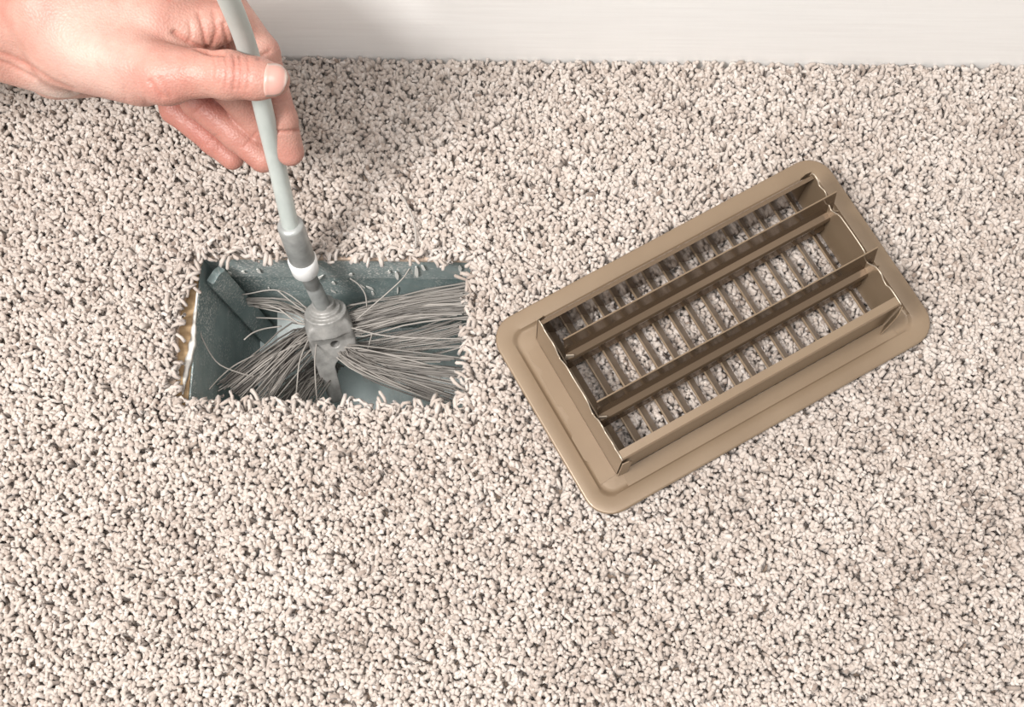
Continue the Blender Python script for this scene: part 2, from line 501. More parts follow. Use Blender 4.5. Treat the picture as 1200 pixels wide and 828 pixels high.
def on_floor(u, v):
    d = at(u, v, 0.0) - CAM
    n_ = np.array([0, -0.008 / (Y1 - Y0), 1.0]); p0 = np.array([0, Y0, ZB + TH + 0.0004])
    return CAM + d * (((p0 - CAM) @ n_) / (d @ n_))
for poly in ([(352, 412), (386, 414), (388, 440), (348, 446)], [(448, 429), (498, 431), (500, 438), (446, 436)], [(500, 437), (549, 443), (549, 466), (512, 458)]):  # added plates, their pale colour painting the reflections on the duct bottom
    tag(dpart('glint_plate', panel([on_floor(*q) for q in poly], (0, 0, 1)), M_glint), 'near-white plate standing in for light reflected on the duct bottom')
tag(dpart('glint_plate', panel([on_back(325, 366), on_back(366, 364), on_back(370, 396, Y1 - 0.030), on_back(325, 398, Y1 - 0.030)], (0, -1, 0)), M_glint), 'added near-white plate standing in for light low on the back wall')  # added plate, sloped to catch light, brightness put into its colour
# folded seam strip across the back left corner
def seam_pt(z, side, lift=0.0):
    f = (ZT - z) / (ZT - ZB)
    x = X0 + 0.013 * f
    a = np.array([x + 0.0022, Y1 - 0.0150, z]); b_ = np.array([x + 0.0105, Y1 - 0.0035, z])
    n_ = np.array([0.81, -0.58, 0.0])
    return a + (b_ - a) * side + n_ * lift
loops = []
for z, s0, s1 in ((-0.0215, 0.55, 0.75), (-0.0235, 0.10, 1.0), (-0.029, 0.0, 1.0), (-0.060, 0, 1), (-0.10, 0, 1), (-0.158, 0, 1)):
    loops.append([seam_pt(z, s0, -0.001), seam_pt(z, s0, 0.0034), seam_pt(z, s0 + (s1 - s0) * 0.12, 0.0042), seam_pt(z, s0 + (s1 - s0) * 0.88, 0.0042), seam_pt(z, s1, 0.0034), seam_pt(z, s1, -0.001)])
dpart('seam_strip', MB().loft(loops, cap=True), M_duct, angle=40)
# dried paint flecks stuck to the back wall
for (u, v, w, hgt, rot) in [(373, 326, 3.2, 11, .5), (391, 331, 3.6, 4, 0), (391, 341, 3, 5, -.4), (434, 337, 4, 6, -.5), (465, 322, 4, 10, 0), (488, 318, 4.2, 13, .05), (496, 313, 3.6, 7, -.1), (437, 343, 3, 5, 0), (466, 340, 1.8, 9, .1), (425, 335, 2.5, 5, -.4), (303, 317, 4, 5, 0), (285, 318, 4, 3, 0), (411, 321, 4, 3, .3), (539, 314, 4, 7, 0), (456, 318, 3, 4, 0), (268, 320, 6, 5, .3), (315, 337, 2, 3, 0)]:
    yb = Y1 - 0.0018
    d = at(u, v, -0.03) - CAM
    P = CAM + d * ((yb - CAM[1]) / d[1])
    if P[2] < ZM: 
        P = CAM + d * ((yb + 0.0015 - CAM[1]) / d[1])
    k = 0.00064
    outl = []
    for j in range(9):
        a = 6.283 * j / 9; r = random.uniform(0.8, 1.15)
        dx, dz = math.cos(a) * w * k * 0.5 * r, math.sin(a) * hgt * k * 0.5 * r / 0.40
        outl.append((P[0] + dx * math.cos(rot) + dz * math.sin(rot), P[1], P[2] - dx * math.sin(rot) + dz * math.cos(rot)))
    dpart('paint_fleck', MB().extrude(outl, (0, -0.0006, 0)), M_fleck)

# ------------------------------------------------------------------ floor register, lying face down
reg = empty('floor_register', (REG_C[0], REG_C[1], 0), REG_A)
tag(reg, 'brown metal floor register lying face down on the carpet', 'floor vent')
W2, H2 = 124.0, 70.3
BU0, BU1, BV0, BV1 = -99.5, 95.5, -48.8, 48.8
def rrect(x0, x1, y0, y1, r, z, n=8):
    pts = []
    for cx_, cy_, a0 in ((x1 - r, y1 - r, 0), (x0 + r, y1 - r, 90), (x0 + r, y0 + r, 180), (x1 - r, y0 + r, 270)):
        for k in range(n + 1):
            a = math.radians(a0 + 90 * k / n)
            pts.append((cx_ + r * math.cos(a), cy_ + r * math.sin(a), z))
    return pts
def ins(d, r, z): return rrect(-W2 + d, W2 - d, -H2 + d, H2 - d, max(r, 0.3), z)
loops = [ins(0, 17, 3.0), ins(0, 17, 4.4), ins(0.5, 16.5, 5.0), ins(1.2, 16, 5.2), ins(9.3, 9.5, 4.3), ins(10.6, 8.6, 4.0), ins(11.8, 8, 2.6), ins(13.2, 7.2, 2.2), ins(14.5, 6.5, 2.35),
         rrect(BU0, BU1, BV0, BV1, 0.4, 2.35), rrect(BU0, BU1, BV0, BV1, 0.4, 1.1), ins(13, 7, 1.1), ins(10, 9, 2.6)]
fp = MB().loft([l for l in loops], closed=True).build('faceplate', M_reg, reg, scale=0.001, angle=35)
# louvre fins of the face
def fin_mesh():
    zt, zb, sh, t = 9.2, 1.3, 5.0, 0.75
    c0, c1 = (sh / 2, zb), (-sh / 2, zt)
    prof = [(c0[0] - t, c0[1]), (c0[0] + t, c0[1]), (c1[0] + t, c1[1] - 0.5), (c1[0] + t * 0.55, c1[1]), (c1[0] - t * 0.55, c1[1]), (c1[0] - t, c1[1] - 0.5)]
    mb = MB().extrude([(x, BV0 + 0.3, z) for x, z in prof], (0, BV1 - BV0 - 0.6, 0))
    mb.v = [(x * .001, y * .001, z * .001) for x, y, z in mb.v]
    me = bpy.data.meshes.new('fin'); me.from_pydata(mb.v, [], mb.f); me.materials.append(M_reg); me.update()
    return me
fm = fin_mesh()
for k in range(16):
    o = bpy.data.objects.new('fin', fm); COL.objects.link(o); o.parent = reg
    o.location = ((-90.8 + 11.93 * k + 1.2) * 0.001, 0, 0)
# long walls with a folded lip
def long_wall(s):
    yo, t = BV1 - 0.2, 0.8
    prof = [(yo, 2.2), (yo, 41.5), (yo - 0.8, 42.8), (yo - (5.6 if s < 0 else 3.4), 43.4), (yo - (5.6 if s < 0 else 3.4), 42.5), (yo - 1.4, 41.9), (yo - t, 41.0), (yo - t, 2.2)]
    pts = [(BU0 + 1.0, s * y, z) for y, z in prof]
    if s < 0: pts = pts[::-1]
    return MB().extrude(pts, (BU1 - BU0 - 2.0, 0, 0))
for s in (1, -1):
    long_wall(s).build('long_wall', M_reg if s < 0 else M_blade, reg, scale=0.001)  # far wall takes the darker enamel: its shade is put into the colour
# end walls with a wavy cut edge
def end_wall(x, tops):
    pts = [(x, BV1, 1.8)] + [(x, v, z) for v, z in tops] + [(x, BV0, 1.8)]
    vs = [np.array(p) for p in pts]
    mb = MB(); n = len(vs)
    # strips keep the long wavy outline clean
    top = vs[1:-1]
    for a in range(len(top) - 1):
        p, q = top[a], top[a + 1]
        mb.add([p, q, (q[0], q[1], 1.8), (p[0], p[1], 1.8)], [(0, 1, 2, 3)])
    o = mb.build('end_wall', M_reg, reg, scale=0.001)
    md = o.modifiers.new('weld', 'WELD'); md.merge_threshold = 0.00001
    md = o.modifiers.new('solid', 'SOLIDIFY'); md.thickness = 0.0009; md.offset = 0
    # bare cut edge
    pth = smooth_path([(p[0], p[1], p[2]) for p in top], 60)
    MB().tube(pth * 0.001, 0.0004, 6).build('cut_edge', M_cut, o, smooth=True)
    return o
RT = [(48.8, 42.5), (46.5, 44.5), (43, 43.8), (40.5, 41.5), (38, 42), (35, 43.5), (32.5, 42), (30, 37.5), (27, 37), (24, 35.5), (20, 39), (17, 41.2), (12, 41.8), (2, 42.2), (-8, 42), (-11, 40.5), (-13, 36.5), (-16, 36.5), (-19, 40), (-22, 43), (-27, 43.6), (-30, 41.5), (-34, 40.5), (-36.5, 42.5), (-41, 43), (-45, 42.8), (-48.8, 42.5)]
LT = [(48.8, 42.5), (45, 43), (42, 41.5), (37, 41.8), (33, 43), (29, 42.2), (26, 38.5), (23, 37), (20, 40), (15, 42.5), (8, 42), (2, 42.6), (-4, 43.4), (-9, 42.4), (-12, 39), (-15, 36.5), (-18, 38), (-21, 42), (-26, 43), (-29, 41.3), (-33, 42), (-37, 43.2), (-41, 41.8), (-45, 43), (-48.8, 42.5)]
end_wall(BU0 + 0.4, LT)
end_wall(BU1 - 0.4, RT)
# corner tabs of the end walls folded round the long walls
for name, (x0, x1), y, (z0, z1), flare in (('corner_tab', (BU0, BU0 + 6.5), BV0 - 0.9, (2.4, 39), 0.0), ('corner_tab', (BU1 - 5.5, BU1 + 0.4), BV0 - 0.9, (2.4, 41), 3.0),
                                    ('corner_tab', (BU0, BU0 + 6.0), BV1 + 0.9, (2.4, 41), 0.0), ('corner_tab', (BU1 - 6.5, BU1), BV1 + 0.9, (2.4, 43.5), 0.0)):
    sg = -1 if y < 0 else 1
    a, b_ = (x0, x1) if x0 < 0 else (x1, x0)
    fl = sg * (0.6 + flare)
    MB().extrude([(a, y, z0), (b_, y + fl, z0), (b_, y + fl, z1 - 4), (b_ + (a - b_) * 0.35, y + fl * 0.65, z1), (a, y, z1)], (0, sg * 0.8, 0)).build('corner_tab', M_reg, reg, scale=0.001, bevel=0.0002)
# spot-welded base flange of the box
tk = 0.55
zf = 2.35
MB().extrude([(-96, BV0 - 0.2, zf), (-97, -60.0, zf), (99.5, -60.0, zf), (99.5, BV0 + 4, zf), (BU1 + 0.2, BV0 + 4, zf), (BU1 + 0.2, BV0 - 0.2, zf)][::-1], (0, 0, tk)).build('base_flange', M_reg, reg, scale=0.001)
MB().extrude([(BU0 - 0.2, BV0, zf), (BU0 - 0.2, 45, zf), (-108, 45, zf), (-109, 38, zf), (-106.5, 30, zf), (-109, 27, zf), (-109.5, 6, zf), (-107.5, 4.5, zf), (-107, -4, zf), (-109.5, -6, zf), (-110, -14, zf), (-112, -16, zf), (-112, -32, zf), (-110.5, -34, zf), (-111, BV0 - 1, zf)], (0, 0, tk)).build('base_flange', M_reg, reg, scale=0.001)
# two damper blades with a rolled rib
def blade(vp, zt, sh):
    prof = []
    low, up = (vp - 4.5, 11.5), (vp + sh, zt)
    piv = (vp, 26.5)
    d1 = np.array(piv) - low; d1 /= np.linalg.norm(d1)
    line = [np.array(low), np.array(piv) - d1 * 3.0]
    cen = np.array(piv) + np.array((-1.2, 0))
    for k in range(7):
        a = math.radians(250 - k * 22 + 10)
        line.append(cen + 3.3 * np.array((math.cos(a), math.sin(a))))
    d2 = np.array(up) - piv; d2 /= np.linalg.norm(d2)
    line += [np.array(piv) + d2 * 3.0, np.array(up)]
    fr = [(p[0], p[1]) for p in line]
    bk = [(p[0] + 0.7, p[1] + 0.05) for p in line][::-1]
    return fr + bk
for vp, zt, sh, u0, u1 in ((25.3, 48.5, 4.2, -93.5, 99.0), (-17.0, 48.0, 4.2, -95.5, 101.0)):
    pr = blade(vp, zt, sh)
    n = len(pr) // 2
    mb = MB()
    L0 = [(u0, y, z) for y, z in pr]; L1 = [(u1, y, z) for y, z in pr]
    m = len(pr)
    vs = L0 + L1
    fs = [(i, (i + 1) % m, m + (i + 1) % m, m + i) for i in range(m)]
    for i in range(n - 1):
        fs.append((i + 1, i, m - 1 - i, m - 2 - i)); fs.append((m + i, m + i + 1, m + m - 2 - i, m + m - 1 - i))
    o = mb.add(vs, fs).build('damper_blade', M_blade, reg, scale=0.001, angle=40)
    MB().tube([(u0 * .001, (vp + sh + 0.35) * .001, zt * .001), ((u0 + u1) / 2000, (vp + sh + 0.35) * .001, zt * .001), (u1 * .001, (vp + sh + 0.35) * .001, zt * .001)], 0.0005, 6).build('cut_edge', M_reg, o)
    for ux, sgn in ((u0, -1), (u1 - 2.5, 1)):
        MB().extrude([(ux - 1.5, vp - 2.0, 26), (ux + 3.5, vp - 3.6, 27), (ux + 4.0, vp - 3.2, 32), (ux - 0.5, vp - 1.4, 33)], (0, 0.8, 0)).build('pivot_tab', M_cut if sgn < 0 else M_reg, o, scale=0.001, bevel=0.0002)

# ------------------------------------------------------------------ surface from a distance field
def smin(a, b_, k):
    h = np.clip(0.5 + 0.5 * (b_ - a) / k, 0, 1)
    return b_ + (a - b_) * h - k * h * (1 - h)

def rcone(P, a, b_, ra, rb):
    a = np.asarray(a, np.float32); b_ = np.asarray(b_, np.float32)
    d = b_ - a
    t = np.clip(((P - a) @ d) / max(float(d @ d), 1e-12), 0, 1)
    q = P - a - t[..., None] * d
    return np.sqrt(np.einsum('...i,...i->...', q, q)) - (ra + (rb - ra) * t)

def surface_nets(fn, lo, hi, h):
    lo = np.array(lo); n = np.ceil((np.array(hi) - lo) / h).astype(int) + 1
    ax = [lo[i] + h * np.arange(n[i]) for i in range(3)]
    D = np.empty(n, np.float32)
    for i0 in range(0, n[0], 16):
        g = np.stack(np.meshgrid(ax[0][i0:i0 + 16], ax[1], ax[2], indexing='ij'), -1).astype(np.float32)
        D[i0:i0 + 16] = fn(g)
    S = D < 0
    c = [S[i:n[0] - 1 + i, j:n[1] - 1 + j, k:n[2] - 1 + k] for i in (0, 1) for j in (0, 1) for k in (0, 1)]
    anyc = np.logical_or.reduce(c); allc = np.logical_and.reduce(c)
    act = anyc & ~allc
    idx = np.full(act.shape, -1, int)
    cells = np.argwhere(act)
    idx[act] = np.arange(len(cells))
    acc = np.zeros((len(cells), 3)); cnt = np.zeros(len(cells))
    cor = [(i, j, k) for i in (0, 1) for j in (0, 1) for k in (0, 1)]
    val = {o: D[cells[:, 0] + o[0], cells[:, 1] + o[1], cells[:, 2] + o[2]] for o in cor}
    for o in cor:
        for a in range(3):
            if o[a]: continue
            p = list(o); p[a] = 1; p = tuple(p)
            va, vb = val[o], val[p]
            m = (va < 0) != (vb < 0)
            t = np.where(m, va / np.where(m, va - vb, 1), 0)
            pt = np.array(o, float)[None] + t[:, None] * np.eye(3)[a][None]
            acc[m] += pt[m]; cnt[m] += 1
    V = lo + h * (cells + acc / cnt[:, None])
    quads = []
    for a in range(3):
        b_, c_ = (a + 1) % 3, (a + 2) % 3
        s0 = [slice(None)] * 3; s1 = [slice(None)] * 3
        s0[a] = slice(0, n[a] - 1); s1[a] = slice(1, n[a])
        A, B = S[tuple(s0)], S[tuple(s1)]
        e_ = np.argwhere(A != B)
        e_ = e_[(e_[:, b_] > 0) & (e_[:, c_] > 0) & (e_[:, b_] < n[b_] - 1) & (e_[:, c_] < n[c_] - 1)]
        def cell(db, dc):
            q = e_.copy(); q[:, b_] -= db; q[:, c_] -= dc
            return idx[q[:, 0], q[:, 1], q[:, 2]]
        Q = np.stack([cell(1, 1), cell(0, 1), cell(0, 0), cell(1, 0)], -1)
        inside = A[e_[:, 0], e_[:, 1], e_[:, 2]]
        Q[~inside] = Q[~inside][:, ::-1]
        quads.append(Q)
    return V, np.concatenate(quads)

# ------------------------------------------------------------------ duct brush
brush = empty('duct_brush', tuple(at(402, 452, -0.120)))
tag(brush, 'grey bristle duct brush on a pale flexible rod, pushed into the floor opening', 'brush')
BO = np.array(brush.location)
def bpart(name, mb, material, parent=None, **kw):
    mb.v = [tuple(np.array(p) - BO) for p in mb.v]
    return mb.build(name, material, parent or brush, **kw)
rod_pts = [at(343, 276, 0.040), at(333, 232, 0.072), at(324, 192, 0.100), at(311.5, 140, 0.138), at(301, 96, 0.168), at(286, 45, 0.206), at(270, 4, 0.242), at(252, -32, 0.272), at(215, -85, 0.318), at(150, -150, 0.365)]
bpart('rod', MB().tube(smooth_path(rod_pts, 70), 0.0052, 20), M_rod, smooth=True)
fa, fb = at(339.5, 262, 0.051), at(354.5, 304, 0.011)
bpart('ferrule', MB().tube([fa, fa + (fb - fa) * 0.03, fa + (fb - fa) * 0.05, fa + (fb - fa) * .97, fb], [0.0058, 0.0077, 0.0081, 0.0083, 0.0076], 28), M_ferrule, angle=40)
ra, rb = at(353.5, 302, 0.014), at(358.5, 318, -0.004)
bpart('collar_ring', MB().tube([ra, ra + (rb - ra) * .1, ra + (rb - ra) * .85, rb], [0.0078, 0.0092, 0.0088, 0.0074], 28), M_ring, angle=40)
sa, sb = at(358, 316, -0.002), at(380, 362, -0.058)
bpart('shaft', MB().tube([sa, sa + (sb - sa) * .35, sa + (sb - sa) * .37, sa + (sb - sa) * .42, sa + (sb - sa) * .44, sb], [0.0052, 0.0052, 0.0046, 0.0046, 0.0054, 0.0054], 22), M_ferrule, angle=40)
# cast hub
HA, HB = at(379, 356, -0.054), at(406, 464, -0.124)
haxis = (HB - HA) / np.linalg.norm(HB - HA); hlen = np.linalg.norm(HB - HA)
toc = CAM - HA; toc /= np.linalg.norm(toc)
hz = toc - haxis * (toc @ haxis); hz /= np.linalg.norm(hz)      # flat face looks up
hx = np.cross(haxis, hz)
if hx[0] < 0: hx = -hx
def hub_sdf(P):
    d = P - HA.astype(np.float32)
    s = d @ haxis.astype(np.float32); x = d @ hx.astype(np.float32); y = d @ hz.astype(np.float32)
    r = np.sqrt(x * x + y * y)
    cyl = lambda s0, s1, rr: np.maximum(r - rr, np.maximum(s0 - s, s - s1))
    d0 = np.minimum(cyl(-0.002, 0.004, 0.0078), cyl(0.003, 0.007, 0.0108))
    d0 = np.minimum(d0, cyl(0.006, 0.020, 0.0145) )
    w = np.interp(s, [0.010, 0.016, 0.030, 0.055, hlen], [0.0135, 0.0158, 0.0162, 0.0150, 0.0120]).astype(np.float32)
    hh_ = np.interp(s, [0.010, 0.020, 0.028, hlen], [0.0115, 0.0105, 0.0078, 0.0062]).astype(np.float32)
    q = np.stack([np.abs(x) - w + 0.003, np.abs(y) - hh_ + 0.003, np.abs(s - (0.010 + hlen) / 2) - (hlen - 0.010) / 2 + 0.003], -1)
    body = np.linalg.norm(np.maximum(q, 0), axis=-1) + np.minimum(q.max(-1), 0) - 0.003
    d0 = smin(d0, body, 0.003)
    hole = np.maximum(np.sqrt((x - 0.0012) ** 2 + (s - 0.0300) ** 2) - 0.0031, -0.002 - y)
    slot = np.sqrt((x - np.clip(x, 0.0050, 0.03)) ** 2 + (s - np.clip(s, 0.0515, hlen)) ** 2) - 0.0075
    d0 = np.maximum(d0, -hole)
    d0 = np.maximum(d0, -slot)
    return d0
ce = np.stack([HA - 0.02, HA + 0.02, HB - 0.02, HB + 0.02])
V, Q = surface_nets(hub_sdf, ce.min(0), ce.max(0), 0.00065)
hub = link('hub', raw_mesh('hub', V - BO, Q), M_hub, brush, smooth=True)
# bristles
def strand_set(pathfn, n, r, seed, sides=5, seg=9):
    g = np.random.default_rng(seed)
    V, Qs, tone = [], [], []
    for i in range(n):
        pts = pathfn(g, i, n)
        pts = smooth_path(pts, seg)
        t = np.gradient(pts, axis=0); t /= np.linalg.norm(t, axis=1)[:, None]
        nrm = np.cross(t, (0.1, 0.2, 1.0)); nrm /= np.linalg.norm(nrm, axis=1)[:, None]
        bn = np.cross(t, nrm)
        a = np.linspace(0, 6.2832, sides, endpoint=False)
        rr = r * g.uniform(0.85, 1.15)
        ring = pts[:, None] + rr * (np.cos(a)[None, :, None] * nrm[:, None] + np.sin(a)[None, :, None] * bn[:, None])
        b0 = sum(len(v) for v in V)
        V.append(ring.reshape(-1, 3))
        Qs += [[b0 + k * sides + j, b0 + k * sides + (j + 1) % sides, b0 + (k + 1) * sides + (j + 1) % sides, b0 + (k + 1) * sides + j] for k in range(seg - 1) for j in range(sides)]
        tone.append(np.full(seg * sides, np.clip(g.normal(0.5, 0.24), 0, 1)))
    return np.concatenate(V), np.array(Qs), np.concatenate(tone)

def bundle(A, Amid, T0, T1, n, spread, bow, seed, anchor_r=0.0045, r=0.00056, lenvar=0.08):
    A, Amid, T0, T1 = (np.array(q) for q in (A, Amid, T0, T1))
    def path(g, i, n_):
        f = np.clip(g.uniform(-0.08, 1.08), -0.1, 1.1)
        tip = T0 + (T1 - T0) * f + g.normal(0, spread, 3) * (1, 1, 0.8)
        off = g.normal(0, anchor_r * 0.5, 3)
        st = A + off
        off2 = np.clip(g.normal(0, anchor_r * 0.55, 3), -anchor_r, anchor_r) + (T1 - T0) / max(np.linalg.norm(T1 - T0), 1e-6) * (f - 0.5) * anchor_r * 1.6
        m1 = Amid + off2
        tip = m1 + (tip - m1) * (1 - abs(g.normal(0, lenvar)))
        m2 = m1 + (tip - m1) * 0.5 + np.array(bow) * g.uniform(0.5, 1.3) + g.normal(0, 0.0011, 3)
        return [st, m1, m2, tip]
    V, Qs, tone = strand_set(path, n, r, seed)
    me = raw_mesh('bristle_bundle', V - BO, Qs, attrs={'tone': tone})
    return tag(link('bristle_bundle', me, M_bristle, brush, smooth=True), kind='stuff')

bundle(at(380, 380, -0.066), at(366, 371, -0.070), at(284, 349, -0.080), at(296, 357, -0.086), 26, 0.0016, (0.002, 0.003, 0.002), 1, 0.0062)
bundle(at(383, 398, -0.092), at(367, 393, -0.086), at(256, 452, -0.060), at(305, 480, -0.062), 90, 0.0018, (0.0, 0.001, 0.004), 2, 0.0062, lenvar=0.10)
bundle(at(392, 430, -0.116), at(380, 432, -0.110), at(312, 476, -0.082), at(352, 490, -0.082), 62, 0.0018, (-0.001, 0.002, 0.003), 3, 0.0058)
bundle(at(392, 380, -0.080), at(412, 377, -0.074), at(560, 334, -0.046), at(560, 366, -0.050), 80, 0.0018, (0.001, 0.002, 0.003), 4, 0.0058)
bundle(at(402, 404, -0.100), at(420, 411, -0.100), at(556, 366, -0.080), at(556, 402, -0.082), 30, 0.0026, (0.0, -0.002, 0.001), 5, 0.0050)
bundle(at(398, 408, -0.086), at(418, 419, -0.080), at(556, 422, -0.066), at(548, 482, -0.064), 76, 0.0022, (0.0, -0.002, 0.002), 6, 0.0058, lenvar=0.16)
# stray single bristles
for pts in ([(372, 372, -.070), (330, 341, -.060), (284, 345, -.066)],
            [(300, 441, -.058), (282, 437, -.050), (255, 425, -.038), (238, 398, -.026), (232, 378, -.022)],
            [(418, 374, -.058), (432, 362, -.052), (455, 342, -.044), (472, 326, -.036), (480, 314, -.030)],
            [(430, 360, -.058), (428, 345, -.050), (420, 333, -.044), (410, 326, -.040)],
            [(412, 384, -.060), (450, 393, -.054), (500, 396, -.048), (556, 397, -.044)],
            [(366, 388, -.070), (352, 420, -.062), (348, 452, -.058), (346, 476, -.050)],
            [(372, 396, -.072), (369, 420, -.066), (370, 450, -.060), (372, 474, -.052)],
            [(330, 382, -.060), (310, 385, -.056), (296, 390, -.052), (286, 398, -.050)],
            [(300, 415, -.060), (275, 428, -.050), (258, 442, -.045), (245, 456, -.040)],
            [(368, 372, -.068), (345, 356, -.060), (325, 340, -.056)],
            [(366, 382, -.074), (335, 374, -.078), (300, 372, -.082)],
            [(436, 391, -.070), (433, 402, -.078), (430, 412, -.082)]):
    mb = MB().tube(smooth_path([at(*p) for p in pts], 18), 0.00052, 5)
    o = bpart('bristle', mb, M_bristle, smooth=True)
    o.data.attributes.new('tone', 'FLOAT', 'POINT').data.foreach_set('value', np.full(len(o.data.vertices), 0.85, np.float32))

# ------------------------------------------------------------------ the hand
mm = 0.001
def A_(u, v, z): return at(u, v, z * mm)
PALM = [  # start, end, radii (mm), blend
    (A_(10, 22, 166), A_(250, -8, 172), 20, 13),
    (A_(10, 30, 142), A_(235, 2, 150), 21, 13),
    (A_(10, 38, 120), A_(210, 22, 124), 19, 13),
    (A_(20, 45, 118), A_(182, 45, 103), 18, 12),
    (A_(75, 62, 166), A_(165, 84, 178), 18, 17),
    (A_(85, 45, 178), A_(195, 88, 189), 16, 13.5),
    (A_(65, 78, 122), A_(140, 80, 108), 18, 15),
    (A_(170, 30, 172), A_(222, 42, 176), 17, 11),
    (A_(205, 36, 178), A_(258, 28, 180), 13, 10),
    (A_(60, 8, 178), A_(180, 24, 180), 23, 18),
    (A_(-10, 50, 148), A_(70, 72, 146), 19, 19),
    (A_(10, 22, 160), A_(-250, 30, 176), 22, 30),
    (A_(10, 36, 126), A_(-250, 50, 134), 21, 30),
]
FINGERS = {
    'index': [(A_(250, -8, 172), 12), (A_(306, 62, 154), 9.6), (A_(329, 140, 127), 8.8), (A_(340, 178, 110), 7.7)],
    'middle': [(A_(235, 2, 150), 12), (A_(266, 100, 130), 9.6), (A_(302, 145, 108), 8.7), (A_(326, 174, 94), 7.6)],
    'ring': [(A_(210, 22, 124), 11.5), (A_(232, 118, 112), 9.6), (A_(278, 158, 104), 8.8), (A_(308, 186, 98), 7.8)],
    'pinky': [(A_(182, 45, 103), 10.5), (A_(205, 128, 92), 8.3), (A_(250, 166, 86), 7.4), (A_(272, 185, 82), 6.8)],
}
THUMB = [(A_(195, 88, 189), 13.2), (A_(232, 86, 194), 11.3), (A_(268, 88, 197), 11.6), (A_(300, 92, 198), 10.0), (A_(320, 94, 198), 8.4)]

def hand_sdf(P):
    d = None
    for a, b_, ra_, rb_ in PALM:
        q = rcone(P, a, b_, ra_ * mm, rb_ * mm)
        d = q if d is None else smin(d, q, 0.010)
    th = None
    for (a, ra_), (b_, rb_) in zip(THUMB[:-1], THUMB[1:]):
        q = rcone(P, a, b_, ra_ * mm, rb_ * mm)
        th = q if th is None else smin(th, q, 0.004)
    out = smin(d, th, 0.008)
    for ch in FINGERS.values():
        f = None
        for (a, ra_), (b_, rb_) in zip(ch[:-1], ch[1:]):
            q = rcone(P, a, b_, ra_ * mm, rb_ * mm)
            f = q if f is None else smin(f, q, 0.0025)
        out = smin(np.minimum(out, f), smin(d, f, 0.006), 0.0008)
    return out
lo, hi = np.array([-0.455, 0.035, 0.055]), np.array([-0.095, 0.215, 0.235])
V, Q = surface_nets(hand_sdf, lo, hi, 0.0009)

def sdf_normals(fn, V, e_=0.0008):
    g = np.stack([fn((V + np.eye(3)[i] * e_).astype(np.float32)) - fn((V - np.eye(3)[i] * e_).astype(np.float32)) for i in range(3)], -1)
    return g / (np.linalg.norm(g, axis=1, keepdims=True) + 1e-12)
Nn = sdf_normals(hand_sdf, V)
toC = CAM - V; toC /= np.linalg.norm(toC, axis=1, keepdims=True)
facing = np.clip(np.einsum('ij,ij->i', Nn, toC) * 4, 0, 1)
UVp = to_px(V)
disp = np.zeros(len(V)); fold = np.zeros(len(V))
def crease(line, depth, width, zmin=0.0, zmax=1.0, stain=0.4):
    L = np.array(line, float)
    d = np.full(len(V), 99.0)
    for a, b_ in zip(L[:-1], L[1:]):
        d = np.minimum(d, seg_dist(UVp, a, b_)[0])
    w = np.exp(-(d / width) ** 2) * facing * ((V[:, 2] > zmin) & (V[:, 2] < zmax))
    global disp, fold
    disp -= depth * mm * w
    fold = np.maximum(fold, stain * np.exp(-(d / (width * 0.7)) ** 2) * facing * ((V[:, 2] > zmin) & (V[:, 2] < zmax)))
# thumb knuckle wrinkles
for x, y0, y1, dp in ((258, 68, 98, .35), (265, 66, 102, .45), (275, 65, 104, .5), (282, 66, 104, .45), (291, 68, 103, .4), (250, 66, 92, .25)):
    crease([(x - 1, y0), (x + 1.5, (y0 + y1) / 2), (x - 1, y1)], dp * 1.3, 1.7, 0.17, stain=0.42)
crease([(205, 38), (215, 46), (228, 54), (243, 60), (262, 62)], 2.0, 3.5, 0.14, stain=0.6)
crease([(233, 16), (238, 34), (241, 50), (246, 60)], 1.3, 2.6, 0.14, stain=0.45)
crease([(250, 14), (254, 34), (250, 50), (246, 60)], 1.0, 2.6, 0.14, stain=0.4)
crease([(262, 28), (266, 45), (267, 58)], 1.0, 2.5, 0.14, stain=0.4)
crease([(222, 26), (224, 40), (222, 50)], 0.6, 2.5, 0.14, stain=0.25)
crease([(176, 95), (183, 105), (190, 113)], 0.9, 3.0, 0.15, stain=0.5)
crease([(188, 92), (196, 103), (200, 112)], 0.5, 2.6, 0.15, stain=0.35)
crease([(166, 98), (170, 112), (172, 124)], 0.35, 2.6, 0.15, stain=0.2)
crease([(146, 104), (148, 122)], 0.3, 2.6, 0.15, stain=0.12)
crease([(196, 0), (199, 1.5)], 0.0, 1.6, stain=0.9)
# wrist folds
crease([(-20, 56), (10, 66), (35, 78), (60, 95), (85, 106)], 1.0, 3.5, 0.1, stain=0.4)
crease([(-20, 66), (10, 76), (40, 92)], 0.9, 3.0, 0.1, stain=0.3)
# finger joints
crease([(303, 68), (309, 64), (316, 60)], 1.0, 2.2, 0.1, stain=0.4)
crease([(318, 155), (334, 155), (354, 152)], 1.3, 2.4, 0.08, stain=0.5)
crease([(286, 172), (294, 164), (300, 156)], 0.6, 2.2, 0.08, 0.125, stain=0.3)
crease([(229, 132), (238, 124), (246, 117)], 0.6, 2.2, 0.08, 0.135, stain=0.3)
crease([(240, 128), (248, 121), (254, 116)], 0.35, 2.0, 0.08, 0.135, stain=0.25)
crease([(243, 170), (249, 163), (255, 156)], 0.5, 2.2, 0.08, 0.11, stain=0.3)
crease([(214, 140), (220, 134), (226, 128)], 0.4, 2.2, 0.08, 0.11, stain=0.25)
def bulge(u, v, z, r, amt):
    global disp
    c_ = A_(u, v, z)
    disp += amt * mm * np.exp(-(np.linalg.norm(V - c_, axis=1) / (r * mm)) ** 2)
bulge(272, 86, 209, 9, 0.6)
bulge(205, 76, 204, 12, 0.8)
